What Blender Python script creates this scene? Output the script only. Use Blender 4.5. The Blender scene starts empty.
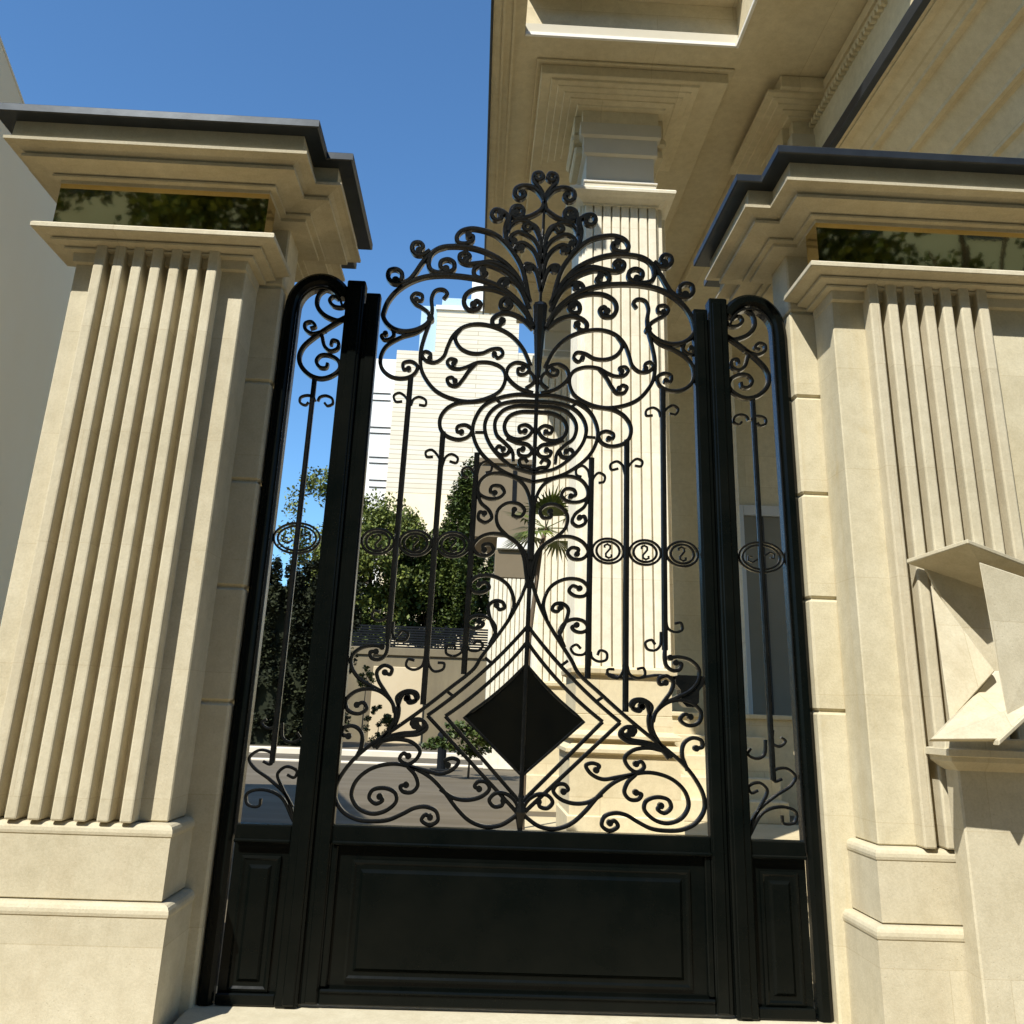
import bpy, bmesh, math, random
import numpy as np
from mathutils import Vector, Matrix
R = math.radians
sc = bpy.context.scene
COL = sc.collection

# ------------------------------------------------------------------ camera
CAM = np.array([-0.28384831, -4.97737288, 1.34697821])
F, CY = 907.82, 400.0
PITCH, YAW, ROLL = .3282, .0304, -.0361
def cam_axes():
    cp, sp = math.cos(PITCH), math.sin(PITCH); cy, sy = math.cos(YAW), math.sin(YAW)
    fw = np.array([sy*cp, cy*cp, sp]); rt = np.array([cy, -sy, 0]); dn = -np.cross(rt, fw)
    c, s = math.cos(ROLL), math.sin(ROLL)
    return c*rt + s*dn, -s*rt + c*dn, fw
CX_, CY_, CF_ = cam_axes()
def at(u, v, Y):
    """world point where the sight line of photo pixel (u, v) meets the plane y = Y (survey of the photo)"""
    d = (u-512)/F*CX_ + (v-CY)/F*CY_ + CF_
    return CAM + d*((Y-CAM[1])/d[1])
cd = bpy.data.cameras.new('camera'); cam = bpy.data.objects.new('camera', cd); COL.objects.link(cam)
cd.sensor_fit = 'HORIZONTAL'; cd.sensor_width = 36; cd.lens = F/1024*36
cd.shift_x = 0; cd.shift_y = -(512-CY)/1024
cd.clip_start = .05; cd.clip_end = 2000
m = Matrix(((CX_[0], -CY_[0], -CF_[0], CAM[0]), (CX_[1], -CY_[1], -CF_[1], CAM[1]), (CX_[2], -CY_[2], -CF_[2], CAM[2]), (0, 0, 0, 1)))
cam.matrix_world = m
sc.camera = cam

# ------------------------------------------------------------------ light
AZ, EL = R(33), R(48)            # sun behind the camera to the left
w = bpy.data.worlds.new('World'); sc.world = w; w.use_nodes = True
nt = w.node_tree; bg = nt.nodes['Background']
sky = nt.nodes.new('ShaderNodeTexSky'); sky.sky_type = 'NISHITA'; sky.sun_disc = False
sky.sun_elevation = EL; sky.sun_rotation = R(180)+AZ
sky.air_density = 1.0; sky.dust_density = .4; sky.ozone_density = 2.0
hs = nt.nodes.new('ShaderNodeMix'); hs.data_type = 'RGBA'; hs.blend_type = 'MULTIPLY'; hs.inputs[0].default_value = 1
hs.inputs[7].default_value = (.79, 1.19, 1.46, 1)          # the blue of this camera's sky
nt.links.new(sky.outputs[0], hs.inputs[6]); nt.links.new(hs.outputs[2], bg.inputs[0]); bg.inputs[1].default_value = .10
sl = bpy.data.lights.new('sun', 'SUN'); sl.energy = 5.0; sl.angle = R(.5); sl.color = (1, .975, .90)
so = bpy.data.objects.new('sun', sl); COL.objects.link(so)
trav = Vector((math.sin(AZ)*math.cos(EL), math.cos(AZ)*math.cos(EL), -math.sin(EL)))
so.rotation_euler = trav.to_track_quat('-Z', 'Y').to_euler(); so.location = (-8, -12, 20)
vs = sc.view_settings; vs.view_transform = 'Standard'; vs.look = 'None'; vs.exposure = .42; vs.gamma = 1

# ------------------------------------------------------------------ materials
def mat(name, base, rough=.6, metal=0, var=None, vscale=3, bump=0, bscale=60, streak=None, spec=.5, coat=0, detail=6):
    m = bpy.data.materials.new(name); m.use_nodes = True
    n = m.node_tree.nodes; l = m.node_tree.links; p = n['Principled BSDF']
    p.inputs['Base Color'].default_value = (*base, 1); p.inputs['Roughness'].default_value = rough
    p.inputs['Metallic'].default_value = metal; p.inputs['Specular IOR Level'].default_value = spec
    p.inputs['Coat Weight'].default_value = coat
    tc = n.new('ShaderNodeTexCoord'); col = None
    if var:
        no = n.new('ShaderNodeTexNoise'); no.inputs['Scale'].default_value = vscale; no.inputs['Detail'].default_value = detail
        no.inputs['Roughness'].default_value = .62
        l.new(tc.outputs['Object'], no.inputs['Vector'])
        rp = n.new('ShaderNodeValToRGB'); rp.color_ramp.elements[0].position = .32; rp.color_ramp.elements[1].position = .68
        rp.color_ramp.elements[0].color = (*base, 1); rp.color_ramp.elements[1].color = (*var, 1)
        l.new(no.outputs['Fac'], rp.inputs[0]); col = rp.outputs[0]
    if streak:
        mp = n.new('ShaderNodeMapping'); mp.inputs['Scale'].default_value = streak[1]
        l.new(tc.outputs['Object'], mp.inputs[0])
        n2 = n.new('ShaderNodeTexNoise'); n2.inputs['Scale'].default_value = 1; n2.inputs['Detail'].default_value = 7
        n2.inputs['Roughness'].default_value = .7
        l.new(mp.outputs[0], n2.inputs['Vector'])
        r2 = n.new('ShaderNodeValToRGB'); r2.color_ramp.elements[0].position = .45; r2.color_ramp.elements[1].position = .8
        r2.color_ramp.elements[0].color = (0, 0, 0, 1); r2.color_ramp.elements[1].color = (1, 1, 1, 1)
        l.new(n2.outputs['Fac'], r2.inputs[0])
        mx = n.new('ShaderNodeMix'); mx.data_type = 'RGBA'; l.new(r2.outputs[0], mx.inputs[0])
        if col: l.new(col, mx.inputs[6])
        else: mx.inputs[6].default_value = (*base, 1)
        mx.inputs[7].default_value = (*streak[0], 1); col = mx.outputs[2]
    if col: l.new(col, p.inputs['Base Color'])
    if bump:
        nb = n.new('ShaderNodeTexNoise'); nb.inputs['Scale'].default_value = bscale; nb.inputs['Detail'].default_value = 5
        l.new(tc.outputs['Object'], nb.inputs['Vector'])
        b = n.new('ShaderNodeBump'); b.inputs['Strength'].default_value = bump; b.inputs['Distance'].default_value = .01
        l.new(nb.outputs['Fac'], b.inputs['Height']); l.new(b.outputs[0], p.inputs['Normal'])
    return m
M = {}
def stone(name, base, var, stain, row=.575, width=9, off=0., drip=(5, 5, .45), drip_amt=.35, joint=.0022, pits=.30, fine=.7):
    m = bpy.data.materials.new(name); m.use_nodes = True
    n = m.node_tree.nodes; l = m.node_tree.links; p = n['Principled BSDF']
    p.inputs['Roughness'].default_value = .78; p.inputs['Specular IOR Level'].default_value = .22
    tc = n.new('ShaderNodeTexCoord')
    def noise(scale, detail, rough=.6, vec=None):
        q = n.new('ShaderNodeTexNoise'); q.inputs['Scale'].default_value = scale; q.inputs['Detail'].default_value = detail; q.inputs['Roughness'].default_value = rough
        l.new(vec or tc.outputs['Object'], q.inputs['Vector']); return q.outputs['Fac']
    def ramp(f, p0, c0, p1, c1):
        q = n.new('ShaderNodeValToRGB'); q.color_ramp.elements[0].position = p0; q.color_ramp.elements[1].position = p1
        q.color_ramp.elements[0].color = (*c0, 1); q.color_ramp.elements[1].color = (*c1, 1); l.new(f, q.inputs[0]); return q.outputs[0]
    def mix(a_, b_, fac=1., mode='MULTIPLY'):
        q = n.new('ShaderNodeMix'); q.data_type = 'RGBA'; q.blend_type = mode
        if isinstance(fac, float): q.inputs[0].default_value = fac
        else: l.new(fac, q.inputs[0])
        l.new(a_, q.inputs[6])
        if isinstance(b_, tuple): q.inputs[7].default_value = (*b_, 1)
        else: l.new(b_, q.inputs[7])
        return q.outputs[2]
    col = ramp(noise(1.5, 9, .65), .36, base, .66, var)
    col = mix(col, ramp(noise(11, 6, .7), .30, (.90, .89, .865), .62, (1.04, 1.04, 1.04)))
    f3 = noise(95, 4, .7)
    g = 1-.11*fine
    col = mix(col, ramp(f3, .34, (g, g, g*.985), .60, (1.03, 1.03, 1.03)))
    mp = n.new('ShaderNodeMapping'); mp.inputs['Scale'].default_value = drip; l.new(tc.outputs['Object'], mp.inputs[0])
    fd = ramp(noise(1., 7, .7, mp.outputs[0]), .50, (0, 0, 0), .78, (drip_amt,)*3)
    col = mix(col, stain, fd, 'MIX')
    sp = ramp(noise(2.6, 5, .75), .63, (0, 0, 0), .80, (.5, .5, .5))
    col = mix(col, (stain[0]*.98, stain[1]*.93, stain[2]*.8), sp, 'MIX')
    vo = n.new('ShaderNodeTexVoronoi'); vo.inputs['Scale'].default_value = 42; l.new(tc.outputs['Object'], vo.inputs['Vector'])
    pm = n.new('ShaderNodeMath'); pm.operation = 'MULTIPLY'
    l.new(ramp(vo.outputs['Distance'], .07, (1, 1, 1), .17, (0, 0, 0)), pm.inputs[0]); l.new(ramp(noise(6, 3), .5, (0, 0, 0), .62, (1, 1, 1)), pm.inputs[1])
    pk = n.new('ShaderNodeMath'); pk.operation = 'MULTIPLY'; pk.inputs[1].default_value = pits; l.new(pm.outputs[0], pk.inputs[0])
    col = mix(col, (.52, .47, .40), pk.outputs[0], 'MULTIPLY')
    if row:
        m2 = n.new('ShaderNodeMapping'); m2.inputs['Rotation'].default_value = (R(90), 0, 0); m2.inputs['Location'].default_value = (.23, off, 0); l.new(tc.outputs['Object'], m2.inputs[0])
        br = n.new('ShaderNodeTexBrick'); br.inputs['Scale'].default_value = 1; br.inputs['Brick Width'].default_value = width; br.inputs['Row Height'].default_value = row
        br.inputs['Mortar Size'].default_value = joint; br.inputs['Mortar Smooth'].default_value = .4; br.inputs['Bias'].default_value = 0
        br.inputs['Color1'].default_value = (1.03, 1.03, 1.03, 1); br.inputs['Color2'].default_value = (.94, .935, .92, 1); br.inputs['Mortar'].default_value = (.86, .83, .78, 1)
        l.new(m2.outputs[0], br.inputs['Vector']); col = mix(col, br.outputs['Color'])
    l.new(col, p.inputs['Base Color'])
    ad = n.new('ShaderNodeMath'); ad.operation = 'MULTIPLY_ADD'; ad.inputs[1].default_value = -.8; l.new(pm.outputs[0], ad.inputs[0]); l.new(f3, ad.inputs[2])
    bu = n.new('ShaderNodeBump'); bu.inputs['Strength'].default_value = .22; bu.inputs['Distance'].default_value = .006
    l.new(ad.outputs[0], bu.inputs['Height']); l.new(bu.outputs[0], p.inputs['Normal'])
    return m
M['stone'] = stone('limestone', (.535, .472, .335), (.605, .545, .405), (.44, .345, .215))
M['stone_y'] = stone('limestone_yellow_vein', (.54, .475, .325), (.61, .55, .40), (.51, .405, .22), drip=(9, 9, .35), drip_amt=.6)
M['house'] = stone('villa_stone', (.64, .545, .36), (.71, .62, .43), (.53, .43, .27), row=.62, width=1.7, pits=0., drip=(2, 2, .4), joint=.006, fine=.5)
M['shaft'] = stone('villa_pale_stone', (.80, .735, .59), (.85, .79, .655), (.70, .59, .42), row=1.3, width=3, pits=0., drip=(6, 6, .35), joint=.005, fine=.4)
M['die'] = mat('villa_shade_grey', (.54, .49, .38), .7, var=(.59, .54, .43), vscale=2, spec=.3)  # villa stone with the grey of sky-lit shade put into its colour
M['trim'] = mat('white_trim', (.80, .76, .68), .5)
M['iron'] = mat('black_iron_paint', (.0022, .0026, .0026), .22, var=(.007, .0068, .006), vscale=7, bump=.14, bscale=60, spec=.42)
M['panel'] = mat('black_gate_paint', (.0015, .0026, .0023), .22, var=(.0045, .0052, .0042), vscale=3, bump=.05, bscale=18, spec=.11)
M['zinc'] = mat('zinc_capping', (.028, .034, .042), .34, metal=.5, var=(.045, .053, .063), vscale=6, bump=.05, bscale=12)
M['gold'] = mat('bronze_mirror_glass', (.70, .57, .29), .03, metal=1.0, bump=.04, bscale=2.6)
M['dark_glass'] = mat('dark_tinted_glass', (.0012, .0012, .001), .03, var=(.004, .0035, .002), vscale=4, spec=.28)
M['asphalt'] = mat('drive_paving', (.088, .067, .037), .9, var=(.122, .095, .056), vscale=.8, bump=.1, bscale=30, streak=((.165, .135, .095), (.12, 2.2, 1)))
M['street'] = mat('street_asphalt', (.25, .185, .095), .9, var=(.30, .23, .125), vscale=.6, bump=.2, bscale=60)
M['kerb'] = mat('pale_kerb', (.66, .58, .46), .8, var=(.72, .65, .53), vscale=2)
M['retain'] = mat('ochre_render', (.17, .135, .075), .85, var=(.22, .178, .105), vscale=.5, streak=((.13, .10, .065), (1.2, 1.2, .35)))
M['retain_l'] = mat('pale_lit_render', (.56, .44, .27), .85, var=(.62, .50, .32), vscale=.6)  # paler render; on the retaining wall its lit tone is painted in
M['grey_wall'] = mat('grey_render', (.86, .71, .46), .85, var=(.88, .75, .52), vscale=.5, bump=.1, bscale=25)
M['slat'] = mat('dark_slat', (.006, .007, .009), .8, var=(.010, .012, .014), vscale=3, spec=.12)
M['leaf_a'] = mat('leaf_mid', (.055, .085, .015), .55, var=(.11, .15, .03), vscale=.9)
M['leaf_b'] = mat('leaf_dark', (.032, .055, .014), .5, var=(.085, .115, .028), vscale=1.1)
M['leaf_c'] = mat('leaf_cedar', (.075, .105, .022), .6, var=(.15, .18, .045), vscale=.7)
M['palm'] = mat('palm_leaf', (.05, .085, .018), .5, var=(.10, .13, .03), vscale=3)
M['bark'] = mat('bark', (.10, .07, .045), .9, var=(.15, .11, .07), vscale=5, bump=.5, bscale=20)
M['apart_w'] = mat('white_render', (.80, .78, .73), .7, var=(.74, .71, .66), vscale=.3)
M['rail_glass'] = mat('rail_glass', (.45, .58, .68), .08, spec=.5)
M['shade_dark'] = mat('dark_interior', (.03, .028, .024), .6, var=(.05, .045, .04), vscale=1)
M['brown_ent'] = mat('brown_stone', (.155, .118, .068), .8, var=(.20, .155, .095), vscale=.6)
M['door_glass'] = mat('door_glass', (.22, .205, .16), .35, spec=.2, var=(.28, .26, .21), vscale=.5)
M['door_frame'] = mat('door_frame', (.62, .61, .58), .5)

def courses_mat():
    """pale stone with real-size horizontal courses"""
    m = mat('coursed_stone', (.66, .60, .47), .8, var=(.72, .66, .54), vscale=.35)
    n = m.node_tree.nodes; l = m.node_tree.links; p = n['Principled BSDF']
    src = p.inputs['Base Color'].links[0].from_socket
    br = n.new('ShaderNodeTexBrick'); br.inputs['Scale'].default_value = 1
    br.inputs['Brick Width'].default_value = 14; br.inputs['Row Height'].default_value = .36
    br.inputs['Mortar Size'].default_value = .022; br.inputs['Color1'].default_value = (1, 1, 1, 1); br.inputs['Color2'].default_value = (.93, .91, .88, 1)
    br.inputs['Mortar'].default_value = (.55, .47, .36, 1); br.offset = .5
    tc = n.new('ShaderNodeTexCoord'); mp = n.new('ShaderNodeMapping'); mp.inputs['Rotation'].default_value = (R(90), 0, 0)
    l.new(tc.outputs['Object'], mp.inputs[0]); l.new(mp.outputs[0], br.inputs['Vector'])
    mx = n.new('ShaderNodeMix'); mx.data_type = 'RGBA'; mx.blend_type = 'MULTIPLY'; mx.inputs[0].default_value = 1
    l.new(src, mx.inputs[6]); l.new(br.outputs['Color'], mx.inputs[7]); l.new(mx.outputs[2], p.inputs['Base Color'])
    return m
M['courses'] = courses_mat()
M['leaf_d'] = mat('hedge_leaf', (.010, .014, .005), .8, var=(.022, .028, .009), vscale=1.2, spec=.1)
def leaf_tones(m):
    n = m.node_tree.nodes; l = m.node_tree.links; p = n['Principled BSDF']; src = p.inputs['Base Color'].links[0].from_socket
    ge = n.new('ShaderNodeNewGeometry'); rp = n.new('ShaderNodeValToRGB')
    rp.color_ramp.elements[0].color = (.45, .50, .45, 1); rp.color_ramp.elements[1].color = (1.5, 1.35, 1.0, 1)
    l.new(ge.outputs['Random Per Island'], rp.inputs[0])
    mx = n.new('ShaderNodeMix'); mx.data_type = 'RGBA'; mx.blend_type = 'MULTIPLY'; mx.inputs[0].default_value = 1
    l.new(src, mx.inputs[6]); l.new(rp.outputs[0], mx.inputs[7]); l.new(mx.outputs[2], p.inputs['Base Color'])
    p.inputs['Specular IOR Level'].default_value = .3
for k in ('leaf_a', 'leaf_b', 'leaf_c', 'leaf_d', 'palm'): leaf_tones(M[k])

# ------------------------------------------------------------------ mesh helpers
def empty(name, loc, label, cat, group=None):
    o = bpy.data.objects.new(name, None); COL.objects.link(o); o.location = loc
    o.empty_display_size = .1
    o['label'] = label; o['category'] = cat
    if group: o['group'] = group
    return o
def wloc(o):
    v = Vector((0, 0, 0))
    while o: v += o.location; o = o.parent
    return v
class MB:
    """collects shapes in world coordinates and links them as ONE mesh object"""
    def __init__(s): s.bm = bmesh.new()
    def face(s, pts):
        try: return s.bm.faces.new([s.bm.verts.new(p) for p in pts])
        except ValueError: return None
    def box(s, x0, x1, y0, y1, z0, z1, bev=0, seg=1):
        bm = s.bm
        v = [bm.verts.new((x, y, z)) for z in (min(z0, z1), max(z0, z1)) for y in (min(y0, y1), max(y0, y1)) for x in (min(x0, x1), max(x0, x1))]
        f = [bm.faces.new([v[i] for i in q]) for q in ((0, 2, 3, 1), (4, 5, 7, 6), (0, 1, 5, 4), (2, 6, 7, 3), (0, 4, 6, 2), (1, 3, 7, 5))]
        if bev:
            es = list({e for q in f for e in q.edges})
            bmesh.ops.bevel(bm, geom=es, offset=bev, segments=seg, profile=.5, affect='EDGES')
        return s
    def loft(s, rings, cap=True):
        bm = s.bm; vr = [[bm.verts.new(p) for p in r] for r in rings]; n = len(vr[0])
        for a, b in zip(vr, vr[1:]):
            for i in range(n):
                bm.faces.new((a[i], a[(i+1) % n], b[(i+1) % n], b[i]))
        if cap:
            bm.faces.new(vr[0][::-1]); bm.faces.new(vr[-1])
        return s
    def prism(s, poly, dvec):
        a = [Vector(p) for p in poly]; d = Vector(dvec)
        return s.loft([a, [p+d for p in a]])
    def tube(s, pts, r, n=8, r1=None):
        pts = [Vector(p) for p in pts]; rings = []
        for i, p in enumerate(pts):
            t = (pts[min(i+1, len(pts)-1)]-pts[max(i-1, 0)]).normalized()
            a = t.cross(Vector((0, 0, 1)) if abs(t.z) < .9 else Vector((1, 0, 0))).normalized(); b = t.cross(a)
            rr = r if r1 is None else r+(r1-r)*i/(len(pts)-1)
            rings.append([p+a*(rr*math.cos(q*2*math.pi/n))+b*(rr*math.sin(q*2*math.pi/n)) for q in range(n)])
        return s.loft(rings)
    def build(s, name, m, parent=None, smooth=False, label=None, kind=None):
        bm = s.bm
        bmesh.ops.recalc_face_normals(bm, faces=bm.faces)
        me = bpy.data.meshes.new(name)
        if parent: bmesh.ops.translate(bm, verts=bm.verts, vec=-wloc(parent))
        if smooth:
            for f in bm.faces: f.smooth = True
        bm.to_mesh(me); bm.free(); me.materials.append(m)
        o = bpy.data.objects.new(name, me); COL.objects.link(o)
        if parent: o.parent = parent
        if label: o['label'] = label
        if kind: o['kind'] = kind
        return o
def tag(o, label, cat, group=None, kind=None):
    o['label'] = label; o['category'] = cat
    if group: o['group'] = group
    if kind: o['kind'] = kind
    return o
def rect(x0, x1, y0, y1):
    return lambda o, z: [(x0-o, y0-o, z), (x1+o, y0-o, z), (x1+o, y1+o, z), (x0-o, y1+o, z)]

# ------------------------------------------------------------------ ground
g = MB(); g.face([(-900, -900, -.25), (900, -900, -.25), (900, 900, -.25), (-900, 900, -.25)])
g.build('ground', M['street'], kind='structure')
g = MB(); g.face([(-14, .31, -.012), (16, .31, -.012), (16, 22.0, -.012), (-14, 22.0, -.012)])
g.build('driveway', M['asphalt'], kind='structure')
g = MB(); g.face([(-14, 22.36, -.008), (16, 22.36, -.008), (16, 31.9, -.008), (-14, 31.9, -.008)])
g.build('road', M['asphalt'], kind='structure')
g = MB(); g.box(.42, 9, .32, 8.3, -.1, .0, .004); g.build('paved_apron', M['house'], kind='structure')
g = MB(); g.box(-12, 3.2, 22.0, 22.35, -.2, .14, .02)
g.build('kerb', M['kerb'], kind='structure')
g = MB(); g.box(-12, 3.2, 18.6, 18.85, -.2, .03, .01)
g.build('kerb_edge', M['kerb'], kind='structure')
g = MB(); g.box(-1.53, 1.53, -.62, .30, -.25, -.004, .012, 2)
tag(g.build('stone_threshold', M['stone']), 'pale stone threshold slab lying under the black gate', 'threshold')

# ------------------------------------------------------------------ gate pillars
COURSE = [3.64-.575*i for i in range(6)] + [.2, -.25]
def pillar(s, label):
    root = empty('gate_pillar', (s*2.1, -.1, -.25), label, 'pillar', 'fluted stone gate pillars')
    PI, PO, PF = 1.65, (2.84 if s > 0 else 2.59), -.38         # pilaster inner / outer edge, face of its back plane
    BI, BO = 1.505, PO+.004
    xs = lambda a, b: (min(s*a, s*b), max(s*a, s*b))
    px0, px1 = xs(PI, PO); bx0, bx1 = xs(BI, BO)
    RP = rect(px0, px1, PF, -.09)
    # base blocks
    RB = rect(px0, px1, PF, -.075)
    def blk(o, z0, z1):
        b = MB(); r = RB
        def ring(oo, z):
            q = r(oo, z); return [(x, min(y, -.075), zz) for x, y, zz in q]
        prof = [(o-.004, z0), (o, z0+.004), (o, z1-.052), (o+.004, z1-.048), (o+.006, z1-.036), (o+.004, z1-.022), (o-.003, z1-.010), (o-.014, z1-.003), (o-.028, z1), (o-.12, z1+.002)]
        return b.loft([ring(a, z) for a, z in prof])
    blk(.088, -.25, .487).build('base_block', M['stone'], root)
    blk(.043, .492, .80).build('plinth_block', M['stone'], root)
    # shaft back plane and ribs
    b = MB(); b.box(px0, px1, PF+.03, -.078, .804, 3.70, .006)
    b.build('shaft', M['stone_y'] if s > 0 else M['stone'], root)
    b = MB(); n = 7; R0, R1 = (1.83, 2.51) if s > 0 else (1.785, 2.455); pitch = (R1-R0+.045)/n
    for i in range(n):
        a = R0+i*pitch; b.box(*xs(a, a+pitch-.045), PF-.062, PF+.04, .8035, 3.69, .009, 2)
    b.build('fluting', M['stone'], root)
    # main body in rusticated courses
    b = MB()
    g0 = .04 if s > 0 else -.02
    tops = [3.652, 3.077+g0, 2.502+g0, 1.927+g0, 1.352+g0]
    bots = [3.077+g0, 2.502+g0, 1.927+g0, 1.352+g0, -.25]
    for t, q in zip(tops, bots):
        b.box(bx0, bx1, -.08, .20, q+.004, t-.004, .012)
    b.box(bx0+.014, bx1-.014, -.066, .186, -.24, 3.70)
    b.build('jamb', M['stone_y'] if s > 0 else M['stone'], root)
    b = MB(); b.box(bx0, bx1, -.08, .20, 3.66, 4.05, .01)
    b.box(px0+.02, px1-.02, -.30, -.07, 3.70, 4.05)
    b.build('frieze', M['stone'], root)
    b = MB(); b.box(px0, px1, .19, .50, -.25, 4.05, .01); b.build('rear_pilaster', M['stone'], root)
    # necking
    b = MB()
    prof = [(-.01, 3.60), (.004, 3.602), (.008, 3.655), (.045, 3.657), (.047, 3.667), (.034, 3.670), (.050, 3.678), (.084, 3.684), (.098, 3.685), (.100, 3.695), (.084, 3.698), (.098, 3.705), (.140, 3.711), (.176, 3.713), (.181, 3.718), (.181, 3.740), (.172, 3.749), (.06, 3.752)]
    b.loft([[(x, min(y, -.09), zz) for x, y, zz in RP(a, z)] for a, z in prof])
    b.build('necking', M['stone'], root)
    # bronze mirror band
    gl = MB(); gl.box(px0-.105, px1+.105, PF-.105, PF+.06, 3.756, 4.026)
    gl.build('mirror_band', M['gold'], root, label='bronze mirror glass band between necking and cornice')
    # cornice over the stepped plan
    def plan(o, z):
        f, nf, nb, bk = PF-o, -.08-o, .20+o, .50+o
        return [(px0-o, f, z), (px1+o, f, z), (px1+o, nf, z), (bx1+o, nf, z), (bx1+o, nb, z), (px1+o, nb, z), (px1+o, bk, z), (px0-o, bk, z), (px0-o, nb, z), (bx0-o, nb, z), (bx0-o, nf, z), (px0-o, nf, z)]
    prof = [(.0, 4.026), (.108, 4.027), (.108, 4.048), (.142, 4.049), (.144, 4.060), (.128, 4.063), (.140, 4.070), (.165, 4.078), (.205, 4.086), (.240, 4.089),
            (.264, 4.090), (.266, 4.107), (.244, 4.111), (.256, 4.122), (.282, 4.138), (.318, 4.147), (.338, 4.148), (.340, 4.165), (.312, 4.168), (.308, 4.283), (.1, 4.284)]
    MB().loft([plan(a, z) for a, z in prof]).build('cornice', M['stone'], root)
    prof = [(.30, 4.277), (.392, 4.277), (.40, 4.282), (.40, 4.322), (.385, 4.334), (.1, 4.36)]
    b = MB().loft([plan(a, z) for a, z in prof])
    b.build('metal_capping', M['zinc'], root)
    return root
pillar(-1, 'fluted cream stone pillar left of the gate, sky behind its capped top')
pillar(1, 'fluted cream stone pillar right of the gate, carrying a folded stone emblem in front')

# ------------------------------------------------------------------ wrought iron
def crom(P, sub=7):
    P = [Vector(p) for p in P]; out = []
    E = [P[0]*2-P[1]]+P+[P[-1]*2-P[-2]]
    for i in range(1, len(E)-2):
        p0, p1, p2, p3 = E[i-1:i+3]
        t0 = 0; t1 = t0+max((p1-p0).length, 1e-6)**.5; t2 = t1+max((p2-p1).length, 1e-6)**.5; t3 = t2+max((p3-p2).length, 1e-6)**.5
        for k in range(sub):
            t = t1+(t2-t1)*k/sub
            a1 = p0*((t1-t)/(t1-t0))+p1*((t-t0)/(t1-t0)); a2 = p1*((t2-t)/(t2-t1))+p2*((t-t1)/(t2-t1)); a3 = p2*((t3-t)/(t3-t2))+p3*((t-t2)/(t3-t2))
            b1 = a1*((t2-t)/(t2-t0))+a2*((t-t0)/(t2-t0)); b2 = a2*((t3-t)/(t3-t1))+a3*((t-t1)/(t3-t1))
            out.append(b1*((t2-t)/(t2-t1))+b2*((t-t1)/(t2-t1)))
    out.append(E[-2].copy())
    return out
def bar2d(mb, pts, wd, dp, y0=0., w_end=None, closed=False):
    """sweep a bevelled flat bar along points (x, z) in the gate plane"""
    n = len(pts); rings = []
    for i, p in enumerate(pts):
        a = pts[(i-1) % n] if (closed or i > 0) else p; b = pts[(i+1) % n] if (closed or i < n-1) else p
        t = (b-a); t = t.normalized() if t.length > 1e-9 else Vector((1, 0)); nn = Vector((-t.y, t.x))
        k = i/(n-1); ww = wd
        if w_end is not None: ww = wd+(w_end-wd)*k
        h, d, c = ww/2, dp/2, min(ww, dp)*.26
        prof = [(-h+c, -d), (h-c, -d), (h, -d+c), (h, d-c), (h-c, d), (-h+c, d), (-h, d-c), (-h, -d+c)]
        rings.append([(p.x+nn.x*q, y0+e, p.y+nn.y*q) for q, e in prof])
    if closed: rings.append(rings[0])
    mb.loft(rings, cap=not closed)
FR = {'A': (380, 170, 6.4), 'B': (540, 170, 6.4), 'C': (380, 320, 6.4), 'D': (540, 320, 6.4), 'E': (360, 290, 4.878), 'G': (380, 160, 3.2),
      'M': (520, 460, 5.12), 'N': (325, 640, 5.12), 'L': (515, 640, 5.12), 'S': (280, 260, 6.4), 'T': (230, 480, 2.845), 'P': (0, 0, 1)}
def gp(f, x, y):
    """traced point -> (distance from the gate's centre line, height)"""
    ox, oy, s = FR[f]; p = at(ox+x/s, oy+y/s, 0.)
    return Vector((abs(p[0]-(-.036+.0167*p[2])), p[2])) if f in 'STN' or f == 'ML' else Vector((p[0]-(-.036+.0167*p[2]), p[2]))
def trace(spec):
    """'A x,y x,y ... E x,y ...' -> points; side made positive"""
    pts = []; f = None
    for tok in spec.split():
        if tok in FR: f = tok; continue
        x, y = tok.split(','); pts.append(gp(f, float(x), float(y)))
    if sum(p.x for p in pts) < 0: pts = [Vector((-p.x, p.y)) for p in pts]
    return pts
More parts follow.
